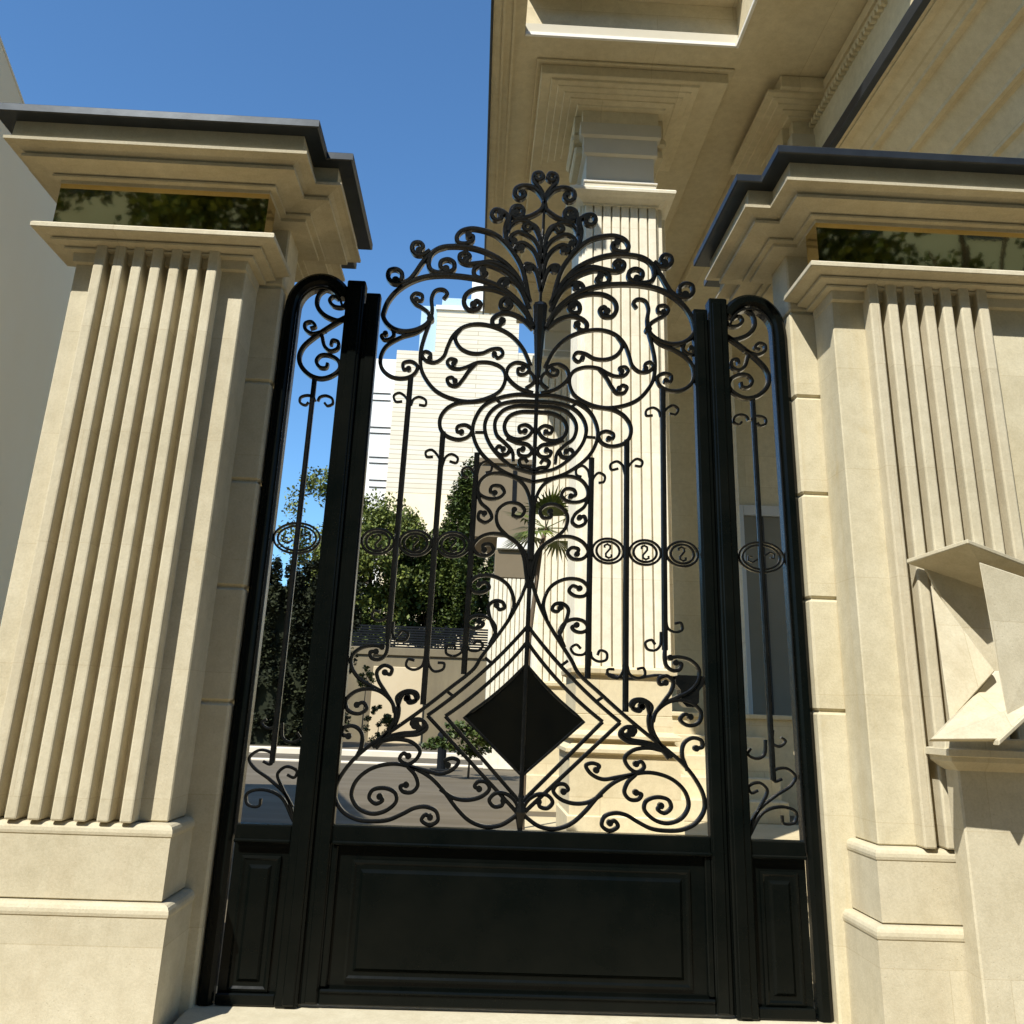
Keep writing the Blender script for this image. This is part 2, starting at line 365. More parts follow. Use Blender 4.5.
FRONDS = [  # (points, width, depth)
 'A 985,1010 942,910 860,815 760,745 650,705 520,683 400,678 290,690 190,728 110,785 58,850 32,915 E 119,130 136,165 172,193 225,205 285,195 330,170 350,145',
 'A 968,850 900,710 820,610 720,545 620,508 500,493 400,502 330,545 280,600 235,665 200,705 150,728 95,728 62,692 72,648 115,640 150,668 143,708 110,712',
 'A 430,497 375,515 335,550 320,605 335,645 380,662 440,662 482,640 482,600 445,578 402,592 398,628 432,640',
 'A 330,520 290,545 243,545 216,512 228,474 265,470 286,497 262,522',
 'A 965,860 915,770 850,690 780,640 700,610 645,615 610,648 618,685 660,695 690,672 668,650',
 'A 880,685 800,625 720,595 640,602 565,606 522,582 524,548 562,538 585,562 560,582',
 'A 962,845 920,640 870,545 800,460 740,415 660,388 590,380 530,398 502,435 510,468 555,476 600,460 604,430 578,424',
 'A 860,530 822,460 812,380 828,305 790,268 745,262 726,295 748,325 788,316 785,285',
 'A 830,400 838,330 855,270 885,244 922,255 925,295 892,312 872,288',
 'B 200,172 178,160 168,180 195,206 228,190 228,148 195,124 150,118 100,135 62,172 40,210 22,255 A 1005,285 950,308 885,318 850,288 862,246 905,236 930,268 905,302 882,285',
 'B 120,60 85,75 62,55 80,28 115,40 118,85 75,130 50,170 42,210',
 'G 524,300 515,250 495,213 465,196 435,203 415,228 408,258 430,290',
 'G 518,250 503,215 478,205 464,217 478,227 492,216',
 'G 524,330 508,272 482,245 450,233 428,243 422,256 434,262',
 'G 522,380 507,312 486,282 460,267 441,275 444,290 458,285',
 'G 520,420 506,362 490,338 472,335 470,349 482,350',
 'A 975,965 880,850 800,790 700,762 620,765 562,798 545,850 570,895 625,900 652,862 625,840 606,866',
 'A 965,900 905,765 845,712 790,705 768,738 795,752 816,732',
 'A 975,985 905,862 840,822 790,838 783,885 822,897 850,870 828,852',
 'A 985,1022 915,955 840,922 770,927 727,962 735,1000 772,998 790,970',
]
SCROLLS = [
 'E 838,375 800,290 740,222 660,182 580,168 510,183 460,225 432,280 412,328 370,355 325,345 308,318 325,302 350,315 346,336',
 'E 500,188 470,232 490,280 540,308 600,310 650,290 690,290 702,315 678,333 660,315',
 'E 415,45 432,20 412,0 376,5 356,42 358,100 345,160 320,230 302,300 302,380 322,430 370,490 440,527 530,545 620,530 690,490 714,430 700,385 650,358 580,355 530,375 490,386 450,380 430,355 446,337 475,346 462,362',
 'E 575,356 535,398 505,440 475,470 440,462 430,436 452,428 468,446',
 'E 350,150 340,115 305,86 272,66 258,38 278,18 310,28 306,54 282,50',
 'E 350,150 290,205 200,235 130,280 104,340 115,390 160,425 220,432 268,412 285,375 255,350 217,358 218,388 242,386',
 'E 165,190 170,225 150,242 122,244 110,226 130,215',
 'C 985,470 900,440 840,392 815,350 832,300 880,274 940,290 960,320 930,350 892,345 890,315 920,312',
 # heart
 'C 1000,485 900,478 800,492 720,520 660,560 615,630 597,700 612,780 650,850 720,920 800,975 890,1010 G 497,1032',
 'C 1000,525 880,523 780,542 712,592 676,665 682,740 722,820 790,895 860,945 G 497,1005',
 'C 1000,555 880,553 795,580 742,650 750,735 805,790 848,840 856,910',
 'C 840,820 815,860 768,862 744,835 765,808 792,828',
 'C 1000,590 900,592 832,620 800,680 820,740 880,765 948,750 978,705 942,674 895,686 900,718 932,714',
 'C 815,755 880,785 950,800 976,838 952,870 898,866 888,836 918,828',
 'C 1000,975 950,945 905,935 895,900 930,890 950,915',
 'C 745,488 650,520 500,535 430,572 390,632 392,700 432,745 510,767 570,747 592,705 552,674 500,686 498,714 526,720',
 'C 940,440 990,400 985,360 960,330',
 # middle
 'M 50,430 62,330 82,200 120,130 180,95 250,84 310,100 345,142 345,192 300,216 240,210 214,180 235,150 278,154 286,180 262,187',
 'M 352,185 330,240 282,280 268,318 298,341 335,322 330,290 306,296',
 'M 50,610 62,545 82,485 112,445 180,400 235,345 242,280 200,236 140,230 104,260 120,296 160,292 156,264',
 'M 52,655 68,590 92,490 130,430 190,398 260,394 320,420 350,468 322,505 270,506 244,476 264,450 300,458 292,482',
 'M 135,820 118,740 148,660 198,622 260,608 322,622 350,660 330,695 280,696 250,670 268,645 304,658',
 'M 198,900 240,805 245,762 215,735 176,740 164,766 190,777 206,756',
 'M 225,960 200,880 230,832 280,815 330,830 346,862 318,882 280,876 264,856 288,845',
 # lower
 'M 55,610 90,720 140,830 200,930 260,1024 L 320,168 430,272 560,390 680,490 770,560 860,640 922,720 960,800 962,870 920,935 850,970 770,976 690,965 620,930 560,895 505,885 450,905 438,950 478,976 520,952 502,925 478,936',
 'L 25,882 60,915 120,955 200,966 280,940 350,880 420,800 500,730 610,685 700,680 800,714 866,780 882,850 845,912 770,938 700,916 655,866 664,826 720,804 780,820 792,858 756,886 724,866 740,848',
 'L 440,790 370,830 290,836 220,810 190,772 210,740 250,740 266,765 242,776',
 'L 22,890 58,822 110,790 160,795 186,830 160,860 120,852 114,828',
 'L 610,685 520,702 440,712 380,682 358,642 390,630 426,645 410,666',
 'L 750,567 680,553 600,564 557,605 575,650 618,676 656,650 640,622 614,634',
 'L 612,688 570,730 554,780 580,815 625,815 641,790 612,780',
 'L 745,548 660,522 580,506 544,470 565,445 605,450 611,472 586,470',
 'L 755,555 690,470 680,400 696,340 650,305 600,310 589,336 620,355 642,336',
 'N 240,550 300,490 355,400 348,338 310,272 270,205 264,160 300,130 340,148 330,176 304,166',
 'N 352,372 340,320 282,265 220,250 150,265 104,310 115,360 170,377 211,350 190,320 160,332',
 'N 300,270 240,238 170,195 135,140 135,85 180,42 250,28 290,35',
 'N 320,-20 318,40 305,78 272,100 236,92 230,62 260,60',
 'N 150,610 186,530 180,470 140,440 92,450 84,482 116,492',
 'N 330,470 362,390 376,320 400,275 450,275 462,310 426,322 414,300',
 'N 255,555 300,510 400,490 480,480 518,448 495,412 445,420 448,445 475,448',
]
MEDALLION = set(range(8, 15))
NOEYE = {8, 9, 10, 14, 16}
gate = empty('iron_gate', (0, 0, 0), 'black wrought iron gate leaf with scrolled crest, heart medallion and dark diamond', 'gate')
def sag(z): return .7*(-.036+.0167*z)
def place(parent, pts, name, wd, dp, both=True, w_end=None, y0=0., straight=False, eye=0):
    cv = pts if straight else crom(pts)
    for s in ((-1, 1) if both else (1,)):
        mb = MB(); bar2d(mb, [Vector((s*p.x+sag(p.y), p.y)) for p in cv], wd, dp, y0, w_end)
        if eye:
            e_ = cv[-1]; q_ = lambda y_: [(s*e_.x+sag(e_.y)+eye*math.cos(k_*math.pi/5), y_, e_.y+eye*math.sin(k_*math.pi/5)) for k_ in range(10)]
            mb.loft([[(x_*.0+x_, y_, z_) for x_, y_, z_ in q_(y0-dp*.52)], q_(y0+dp*.52)])
        o = mb.build(name, M['iron'], parent)
        for f in o.data.polygons: f.use_smooth = False
for i, t in enumerate(FRONDS):
    place(gate, trace(t), 'frond', .030, .046 if i < 11 else .036, w_end=.026, y0=-.001*(i % 3), eye=.0225 if i not in (10, 11, 12) else 0)
for i, t in enumerate(SCROLLS):
    place(gate, trace(t), 'medallion_curve' if i in MEDALLION else 'scroll', .024 if i < 17 else .0195, .034, w_end=.019, y0=.001*(i % 3), eye=0 if i in NOEYE else .0165)
# collar of the palmette and centre bar
c = MB(); pr = [(.010, at(536, 394, 0)[2]), (.028, at(536, 350, 0)[2]), (.040, at(537, 322, 0)[2]), (.046, at(538, 306, 0)[2]), (.036, at(538, 303, 0)[2])]
c.loft([[(sag(z)+r*math.cos(a*math.pi/4+.39), .75*r*math.sin(a*math.pi/4+.39), z) for a in range(8)] for r, z in pr])
c.build('collar', M['iron'], gate)
zb = .775
place(gate, [Vector((0, zb)), Vector((0, at(536, 392, 0)[2]))], 'center_bar', .023, .028, both=False, straight=True)
place(gate, [Vector((0, at(540, 305, 0)[2])), Vector((0, at(545, 207, 0)[2]))], 'center_stem', .016, .026, both=False, straight=True)
place(gate, [Vector((0, at(531, 560, 0)[2])), Vector((0, at(533, 505, 0)[2]))], 'center_clasp', .038, .04, both=False, straight=True)
c = MB(); zt = at(519, 812, 0)[2]
c.loft([[(sag(z)+r*math.cos(a*math.pi/4), r*math.sin(a*math.pi/4), z) for a in range(8)] for r, z in ((.012, zb), (.018, zb+.03), (.032, zt), (.02, zt+.05), (.012, zt+.09))])
c.build('bottom_clasp', M['iron'], gate)
# vertical bars with curls
BARS = [(.326, 458, 679, 592), (.527, 440, 712, 627), (.737, 388, 650, 663)]
CURL_T = [('P 590,478 588,470 583,466 577,469 577,475 582,477', 'P 592,486 594,478 599,473 605,476 604,482 599,483'),
          ('M 540,75 525,25 498,8 465,25 470,50 505,45', 'M 545,70 562,28 600,-5 628,8 622,32 590,30'),
          ('D 775,620 762,580 728,562 685,580 685,612 725,612', 'D 790,615 812,572 855,548 888,570 872,605 832,600')]
CURL_B = [('L 372,20 365,55 345,75 300,70 284,42 312,24 335,45', 'L 385,60 392,90 425,110 465,100 466,66 432,54 420,78'),
          ('L 555,125 548,165 520,195 475,180 472,152 505,150', 'L 572,130 585,175 625,195 662,178 655,145 622,148'),
          ('M 720,880 715,950 690,974 650,968 640,935 672,922 690,945', 'M 745,800 755,860 790,882 828,868 822,835 790,838')]
for k, (bx, yt, yb, pxx) in enumerate(BARS):
    z1, z0 = at(pxx, yt, 0)[2], at(pxx, yb, 0)[2]
    place(gate, [Vector((bx, z0)), Vector((bx, z1))], 'vertical_bar', .031, .031, straight=True)
    for t in CURL_T[k]+CURL_B[k]:
        place(gate, trace(t), 'curl', .014, .02)
for bx in (.4265, .632, .838):
    for s in (-1, 1):
        mb = MB()
        for a, b_, d in ((.087, .068, .020), (.064, .052, .016)):
            bar2d(mb, [Vector((s*bx+a*math.cos(q*math.pi/18), 2.19+b_*math.sin(q*math.pi/18))) for q in range(36)], .0135, d, closed=True)
        for e in (1, -1):
            bar2d(mb, [Vector((s*bx+e*p[0], 2.19+e*p[1])) for p in ((0, 0), (.012, .014), (.012, .03), (-.004, .038), (-.02, .03), (-.018, .018))], .0115, .016)
        mb.build('ring', M['iron'], gate)
# diamond
DZ = {k: at(u, v, 0)[2] for k, (u, v) in {'t0': (527, 664), 'b0': (521, 776), 't1': (528, 642), 'b1': (520, 803), 't2': (529, 626), 'b2': (519, 816)}.items()}
zc = 1.302
for hw, t, b_ in ((.408, 't1', 'b1'), (.50, 't2', 'b2')):
    for s in (-1, 1):
        for zz in (DZ[t], DZ[b_]):
            mb = MB(); bow = .022 if zz > zc else 0.; bar2d(mb, [Vector((s*hw*k_-s*bow*4*k_*(1-k_)*.7+sag(zz+(zc-zz)*k_), zz+(zc-zz)*k_-bow*4*k_*(1-k_)*.7)) for k_ in np.linspace(0, 1, 13)], .0195, .026); mb.build('diamond_bar', M['iron'], gate)
mb = MB(); hw = .313
up_ = [(hw*(1-k_)-.014*4*k_*(1-k_)*.7, zc+(DZ['t0']-zc)*k_-.014*4*k_*(1-k_)*.7) for k_ in np.linspace(0, 1, 9)]
dp = [(x+sag(z), z) for x, z in [(0, DZ['b0'])]+up_+[(-x, z) for x, z in up_[-2::-1]]]
mb.prism([(x, -.004, z) for x, z in dp], (0, .008, 0)); pane = mb.build('diamond_pane', M['dark_glass'], gate, label='dark tinted diamond pane')
mb = MB(); bar2d(mb, [Vector(p) for p in dp], .016, .024, closed=True); mb.build('diamond_frame', M['iron'], gate)
for t in ('L 410,316 452,288', 'L 238,128 268,106', 'C 612,720 672,720', 'C 735,500 790,542'):
    place(gate, trace(t), 'tie', .016, .022, straight=True)
# leaf frame
for s in (-1, 1):
    b = MB(); b.box(s*.937, s*1.022, -.034, .034, .012, 3.665, .006); b.box(s*.945, s*1.0, -.042, -.03, .02, 3.64, .004)
    b.build('stile', M['panel'], gate)
b = MB(); b.box(-.937, .937, -.034, .034, .700, .778, .006); b.box(-.937, .937, -.046, -.03, .690, .708, .006)
b.build('middle_rail', M['panel'], gate)
b = MB(); b.box(-.937, .937, -.034, .034, .012, .075, .006); b.box(-.937, .937, -.045, -.03, .060, .080, .008)
b.build('bottom_rail', M['panel'], gate)
b = MB(); b.box(-.937, .937, -.004, .01, .07, .70)
b.build('kick_panel', M['panel'], gate)
b = MB()
def field(b, x0, x1, z0, z1, y0=-.004):
    q = lambda o, y: [(x0+o, y, z0+o), (x1-o, y, z0+o), (x1-o, y, z1-o), (x0+o, y, z1-o)]
    b.loft([q(0, y0), q(0, y0-.014), q(.012, y0-.018), q(.022, y0-.012), q(.04, y0-.012), q(.055, y0-.026), q(.065, y0-.026)])
field(b, -.83, .83, .11, .625); b.build('raised_panel', M['panel'], gate)
for x0, x1 in ((-.937, -.905), (.905, .937)):
    b = MB(); b.box(x0, x1, -.028, 0, .082, .688, .006); b.build('panel_moulding', M['panel'], gate)
lk = MB(); zl = at(683, 690, 0)[2]
lk.loft([[(.86+dx*w_, .045+dy*.05, zl+dz) for dx, dy in ((-1, -1), (1, -1), (1, 1), (-1, 1))] for w_, dz in ((.02, -.085), (.045, -.06), (.05, 0), (.075, .03), (.075, .07), (.06, .075))])
lk.build('lock_box', M['iron'], gate)
tb = MB(); tb.tube([(x, .045, zl+.06+.012*math.sin(x*20)) for x in np.linspace(.42, .80, 14)], .008); tb.build('shadow_line_rod', M['iron'], gate)  # dark rod put in for the pedestal moulding's shadow line

# fixed side panels
SIDE_S = ['S 445,372 400,392 372,388 300,350 264,290 282,222 350,188 420,205 456,258 430,305 372,300 345,264 368,238 402,255',
 'S 440,375 330,440 240,500 172,560 145,620 155,680 210,740 280,762 350,745 402,700 396,652 340,615 282,615 254,650 275,690 315,692 326,664',
 'S 320,455 230,475 186,446 188,410 225,400 251,430 218,442',
 'S 292,485 310,560 345,586 390,570 396,530 360,518 348,550',
 'S 240,905 228,878 190,868 148,882 145,915 180,930 198,912', 'S 258,905 272,880 310,870 350,890 352,922 318,935 300,915',
 'T 168,960 150,900 100,850 55,815 45,790 75,768 112,780 106,808 84,800', 'T 165,930 135,870 125,835 150,815 180,828 172,846 152,838',
 'T 168,970 132,900 75,880 36,893 38,922 70,927 76,905', 'T 140,690 142,735 165,746 190,735 182,718', 'T 122,660 118,700 98,706 82,690 96,680']
def side_panel(s, label):
    root = empty('gate_side_panel', (s*1.26, 0, 0), label, 'gate panel', 'fixed iron panels beside the gate leaf')
    b = MB(); b.box(s*1.030, s*1.138, -.05, .05, .0, 3.735, .007); b.box(s*1.045, s*1.10, -.06, -.04, .01, 3.70, .005)
    b.box(s*1.016, s*1.036, -.02, .03, .012, 3.60)
    b.build('post', M['panel'], root)
    b = MB()
    path = [Vector((s*1.462, z)) for z in (.0, 1.5, 3.2, 3.52)]
    path += [Vector((s*(1.295+.1625*math.cos(a)), 3.56+.185*math.sin(a))) for a in np.linspace(.15, math.pi*.86, 22)]
    bar2d(b, path, .074, .08)
    b.build('arched_frame', M['panel'], root)
    b = MB()
    path = [Vector((s*1.413, z)) for z in (.72, 1.5, 3.2, 3.5)]+[Vector((s*(1.285+.128*math.cos(a)), 3.54+.145*math.sin(a))) for a in np.linspace(.15, math.pi*.9, 20)]
    bar2d(b, path, .014, .066)
    b.build('inner_frame', M['iron'], root)
    b = MB(); b.box(s*1.138, s*1.415, -.034, .034, .700, .770, .006); b.box(s*1.138, s*1.415, -.046, -.03, .688, .706, .006); b.build('middle_rail', M['panel'], root)
    b = MB(); b.box(s*1.138, s*1.415, -.034, .034, .0, .05, .006); b.build('bottom_rail', M['panel'], root)
    b = MB(); b.box(s*1.138, s*1.415, -.004, .01, .045, .70); b.build('kick_panel', M['panel'], root)
    b = MB(); field(b, min(s*1.18, s*1.37), max(s*1.18, s*1.37), .055, .63); b.build('raised_panel', M['panel'], root)
    zb = at(275, 765, 0)[2]; zt = at(321, 379, 0)[2]
    mb = MB(); bar2d(mb, [Vector((s*1.278, zb+.01)), Vector((s*1.278, zt))], .028, .03); mb.build('vertical_bar', M['iron'], root)
    for i, t in enumerate(SIDE_S):
        cv = crom(trace(t)); mb = MB(); bar2d(mb, [Vector((s*p.x, p.y)) for p in cv], (.029 if i < 2 else .021 if i < 4 else .016), .042 if i < 4 else .024, w_end=.018 if i < 4 else .013)
        mb.build('scroll', M['iron'], root)
    mb = MB()
    for a, b_, d in ((.125, .083, .022), (.104, .067, .016)):
        bar2d(mb, [Vector((s*1.278+a*math.cos(q*math.pi/18), 2.19+b_*math.sin(q*math.pi/18))) for q in range(36)], .011, d, closed=True)
    for e in (1, -1):
        bar2d(mb, [Vector((s*1.278+e*p[0], 2.19+e*p[1])) for p in ((.02, .01), (.05, .03), (.075, .02), (.07, -.005), (.05, .0))], .009, .014)
    mb.build('ring', M['iron'], root)
side_panel(-1, 'narrow arched iron panel between gate leaf and left pillar, tree behind it')
side_panel(1, 'narrow arched iron panel between gate leaf and right pillar, villa door behind it')

# ------------------------------------------------------------------ pier and emblem on the right
xl = (at(962, 760, -.60)[0]+at(979, 1000, -.60)[0])/2
root = empty('stone_pier', (2.3, -.55, -.25), 'plain square stone pier standing before the right pillar under the emblem', 'pier')
b = MB(); b.box(xl, 2.9, -.60, -.475, -.25, 1.18, .008); b.build('pier_body', M['stone'], root)
zc_ = at(960, 757, -.64)[2]; xc_ = at(930, 752, -.49)[0]
b = MB(); b.loft([rect(xl, 2.9, -.60, -.475)(o, z) for o, z in ((-.01, 1.15), (.0, zc_-.06), (.012, zc_-.05), (.045, zc_-.02), (.05, zc_), (xl-xc_, zc_+.004), (xl-xc_, zc_+.032), (xl-xc_-.03, zc_+.036))]); b.build('pier_cap', M['stone'], root)
root = empty('stone_emblem', (2.3, -.75, 1.23), 'folded angular stone emblem standing on the pier at the right edge', 'sculpture')
def plate(name, pts, d, m=M['stone'], lab=None):
    b = MB(); b.prism([tuple(at(u, v, Y)) for u, v, Y in pts], d)
    bmesh.ops.recalc_face_normals(b.bm, faces=b.bm.faces)
    bmesh.ops.bevel(b.bm, geom=list(b.bm.edges), offset=.004, segments=1, affect='EDGES')
    return b.build(name, m, root, label=lab)
plate('roof_slab', [(906.5, 563.5, -.46), (968, 543.5, -.80), (1060, 579, -.56), (1000, 596, -.46)], (0, 0, .022))
plate('back_panel', [(924, 566, -.47), (1050, 594, -.47), (1050, 700, -.47), (992, 690, -.47)], (0, .02, 0))
plate('side_panel', [(931, 585, -.50), (995, 671, -.62), (950, 721, -.66)], (.01, .03, 0))
plate('front_panel', [(979, 562, -.83), (1062, 590, -.76), (1062, 690, -.76), (1007, 716, -.83)], (.02, .035, 0))
plate('base_slab', [(931, 739, -.88), (951, 718, -.70), (978, 692, -.62), (1004, 692, -.62), (1030, 700, -.75), (1040, 700, -.80), (999, 739, -.90)], (.01, .05, -.012))
plate('footing', [(945, 740, -.62), (1060, 740, -.66), (1060, 752, -.66), (945, 752, -.62)], (.0, .12, 0))
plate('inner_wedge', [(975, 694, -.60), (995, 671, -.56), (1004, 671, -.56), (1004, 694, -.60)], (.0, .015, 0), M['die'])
plate('base_lip', [(999, 740, -.925), (1042, 700, -.805), (1042, 706, -.805), (999, 746, -.925)], (.0, .05, 0))

# ------------------------------------------------------------------ villa
villa = empty('villa', (2.5, 6, 0), 'cream stone villa with deep porch roof and fluted columns behind the gate', 'villa')
def column(cx, fy, zb=0.):
    col = empty('column', (0, 0, 0), '', ''); del col['label']; del col['category']
    col.parent = villa; col.location = Vector((cx, fy+.42, 0))-villa.location
    hw = .43
    b = MB(); b.box(cx-hw, cx+hw, fy+.03, fy+.85, zb+1.76, 6.80, .008); b.box(cx-.2, cx+.56, fy+.26, fy+.845, zb+1.762, 6.79, .008); b.build('shaft', M['shaft'], col)
    b = MB(); n = 8; pitch = (.80+.018)/n
    for i in range(n):
        a = cx-.40+i*pitch; b.box(a, a+pitch-.018, fy-.008, fy+.04, zb+1.761, 6.79, .005)
    for i in range(n):
        a = fy+.05+i*.098; b.box(cx-hw-.035, cx-hw+.01, a, a+.078, zb+1.761, 6.79, .005); b.box(cx+hw-.01, cx+hw+.05, a, a+.086, zb+1.761, 6.79, .005)
    b.build('fluting', M['shaft'], col)
    RC = rect(cx-.41, cx+.41, fy, fy+.84)
    b = MB().loft([RC(o, z) for o, z in ((0, 6.77), (.02, 6.775), (.02, 6.80), (.06, 6.82), (.09, 6.84), (.13, 6.845), (.185, 6.87), (.19, 6.90), (.18, 6.915), (.0, 6.92))])
    b.build('neck_ledge', M['shaft'], col)
    b = MB().loft([RC(o, z) for o, z in ((0, 6.92), (0, 7.08), (-.02, 7.09), (-.02, 7.44), (.0, 7.45), (.02, 7.46), (.02, 7.66), (.06, 7.68), (.06, 7.84), (.03, 7.86))])
    b.build('die', M['die'], col)
    b = MB(); b.box(cx-.425, cx+.425, fy-.018, fy+.3, 7.078, 7.10, .004); b.build('die_bead', M['trim'], col)
    b = MB().loft([RC(o, z) for o, z in ((.0, 7.80), (.03, 7.86), (.035, 8.02), (.10, 8.025), (.11, 8.045), (.19, 8.05), (.20, 8.065), (.27, 8.07), (.28, 8.085), (.35, 8.09), (.36, 8.105), (.43, 8.11), (.44, 8.135))])
    for sx in (-1, 1):
        xa_ = cx+sx*.41
        b.box(xa_-.02*sx, xa_+.11*sx, fy+.10, fy+.74, 7.50, 7.62, .02); b.box(xa_-.02*sx, xa_+.15*sx, fy+.08, fy+.76, 7.66, 7.78, .03); b.box(xa_-.02*sx, xa_+.12*sx, fy+.10, fy+.74, 7.80, 8.03, .01)
    b.build('capital', M['house'], col)
    b = MB().loft([RC(o, z) for o, z in ((.12, -.02), (.12, zb+.46), (.10, zb+.47), (.10, zb+.98), (.14, zb+1.0), (.14, zb+1.03), (.06, zb+1.09), (.06, zb+1.11), (.12, zb+1.12), (.12, zb+1.15), (.05, zb+1.19), (.045, zb+1.325), (.04, zb+1.33), (.045, zb+1.335), (.045, zb+1.68), (.09, zb+1.70), (.095, zb+1.74), (.06, zb+1.762))])
    b.build('pedestal', M['house'], col)
    return col
column(1.14, 4.0)
column(1.06, 9.2)
column(3.62, 4.0)
# porch roof: soffit with coffer, stepped border, black eave
ZS = 8.30; XE = -.39; YF = 2.42; YB = 10.5; XR = 7.5
b = MB()
cx0, cx1, cy1 = -.04, 2.31, 3.11            # front bay rises behind the two side beams
b = MB()
b.box(XE, cx0, YF, cy1, ZS, ZS+.13); b.box(XE, cx0, cy1, YB, ZS, ZS+.62); b.box(cx1, XR, 1.0, YB, ZS, ZS+.618); b.box(cx0, cx1, cy1, YB, ZS, ZS+.55)
b.box(1.75, XR, YB, 12.0, ZS, ZS+.6); b.box(cx0, cx1, 2.80, YB, ZS+.553, ZS+.9)
b.build('porch_roof', M['house'], villa)
b = MB(); b.box(XE-.03, XE-.002, YF-.02, YB, ZS-.03, ZS+.66, .004); b.build('eave_fascia', M['zinc'], villa)
b = MB(); b.box(cx0+.003, cx1-.04, cy1-.035, cy1-.002, ZS-.008, ZS+.04, .004); b.box(cx1-.035, cx1-.002, 1.2, cy1, ZS-.008, ZS+.04, .004)
b.build('bay_trim', M['trim'], villa)
b = MB(); b.box(cx0+.003, cx1-.003, cy1-.02, cy1-.002, ZS+.042, ZS+.16, .004); b.build('bay_fascia', M['die'], villa)
b = MB(); b.box(cx0-.14, cx0-.11, YF, 10, ZS-.02, ZS-.002); b.box(XE+.10, XE+.13, YF, 10.5, ZS-.025, ZS-.002); b.build('soffit_bead', M['house'], villa)
b = MB(); b.box(.17, 2.30, 3.50, 10.2, 8.136, ZS-.03, .01); b.box(.12, 2.36, 3.44, 10.2, ZS-.032, ZS-.003, .006); b.box(2.9, 6, 3.50, 10.2, 8.136, ZS-.004, .01)
b.build('architrave', M['house'], villa)
b = MB(); b.box(3.42, 3.56, 1.2, 4.0, 7.2, ZS-.003); b.build('side_beam', M['house'], villa)
b = MB()
for i in range(26): b.box(3.36, 3.425, 1.95+i*.078, 1.992+i*.078, 7.93, 7.99)
b.box(3.39, 3.43, 1.2, 4.0, 8.13, 8.25); b.build('dentil_band', M['house'], villa)
# back wall, door
b = MB(); b.box(1.9, 9, 12.003, 12.3, 0, 8.95)
b.build('wall', M['house'], villa)
dr_ = MB(); dr_.box(4.55, 4.72, 11.9, 12.0, 1.36, 5.2, .01); dr_.box(5.9, 6.05, 11.9, 12.0, 1.36, 5.2, .01); dr_.box(4.72, 5.9, 11.9, 12.0, 5.0, 5.2, .01)
dr_ = dr_.build('door', M['door_frame'], villa)
b = MB(); b.box(4.73, 5.89, 11.94, 11.98, 1.36, 4.99); b.build('door_glass', M['door_glass'], dr_)
b = MB(); b.box(5.02, 5.10, 11.91, 11.93, 1.36, 4.99); b.build('mullion', M['shade_dark'], dr_)
b = MB(); b.box(4.2, 4.5, 11.4, 11.9, 1.36, 8.4, .01); b.build('door_pilaster', M['shaft'], villa)
b = MB(); b.box(2.4, 9, 9.6, 12, -.01, 1.33); b.box(2.36, 9, 9.55, 12, 1.332, 1.40, .01)
b.build('terrace', M['house'], villa)
for i in range(4):
    b = MB(); b.box(2.0, 4.1, 8.35+i*.31, 9.59, i*.27-.01, (i+1)*.27, .01); b.build('step', M['house'], villa)
# right wing cornice along the side of the house
b = MB(); y0, y1 = -.1, 6.5
prof = [(3.17, 6.90), (3.20, 6.895), (3.20, 6.875), (3.23, 6.87), (3.235, 6.885), (3.27, 6.88), (3.44, 6.79), (3.45, 6.765), (3.48, 6.76), (3.485, 6.775), (3.52, 6.765), (3.68, 6.61), (3.69, 6.58), (3.73, 6.575), (3.735, 6.595), (3.77, 6.58),
        (3.92, 6.42), (3.93, 6.39), (3.98, 6.385), (3.985, 6.40), (4.02, 6.38), (4.12, 6.21), (4.13, 6.17), (4.18, 6.16), (4.24, 6.06), (4.24, 5.6), (6, 5.6), (6, 7.0), (3.17, 7.0)]
b.loft([[(x, y0, z) for x, z in prof], [(x, y1, z) for x, z in prof]]); b.build('wing_cornice', M['house'], villa)
b = MB(); b.box(3.10, 3.168, y0-.05, y1, 6.89, 7.02, .006); b.build('wing_gutter', M['zinc'], villa)
b = MB(); b.box(4.25, 6, 1.0, 6.4, -.2, 5.6); b.build('wing_wall', M['house'], villa)

# ------------------------------------------------------------------ neighbour's wall at the far left
nb = empty('neighbour_house', (-6, 3, -.25), 'tall plain grey rendered house wall rising behind the left pillar', 'house')
b = MB()
ang = Vector((-.24, 1, 0)).normalized(); c0 = Vector((-4.05, -.8, 0))
def on_wall(u, v):
    d_ = (u-512)/F*CX_+(v-CY)/F*CY_+CF_; nn = np.array([ang.y, -ang.x, 0]); k = ((np.array(c0)-CAM)@nn)/(d_@nn); return CAM+d_*k
zn = on_wall(16, 85)[2]; c1 = c0+ang*8.2; back = Vector((-6, -1.2, 0))
q = [c0, c1, c1+back, c0+back]
b.loft([[(p.x, p.y, z) for p in q] for z in (-.25, zn)]); b.build('wall', M['grey_wall'], nb)
b = MB(); e = Vector((.004, 0, 0)); q2 = [c0+e, c1+e, c1+back, c0+back]
b.loft([[(p.x, p.y, z) for p in q2] for z in (zn+.002, zn+.03)]); b.build('coping', M['grey_wall'], nb)

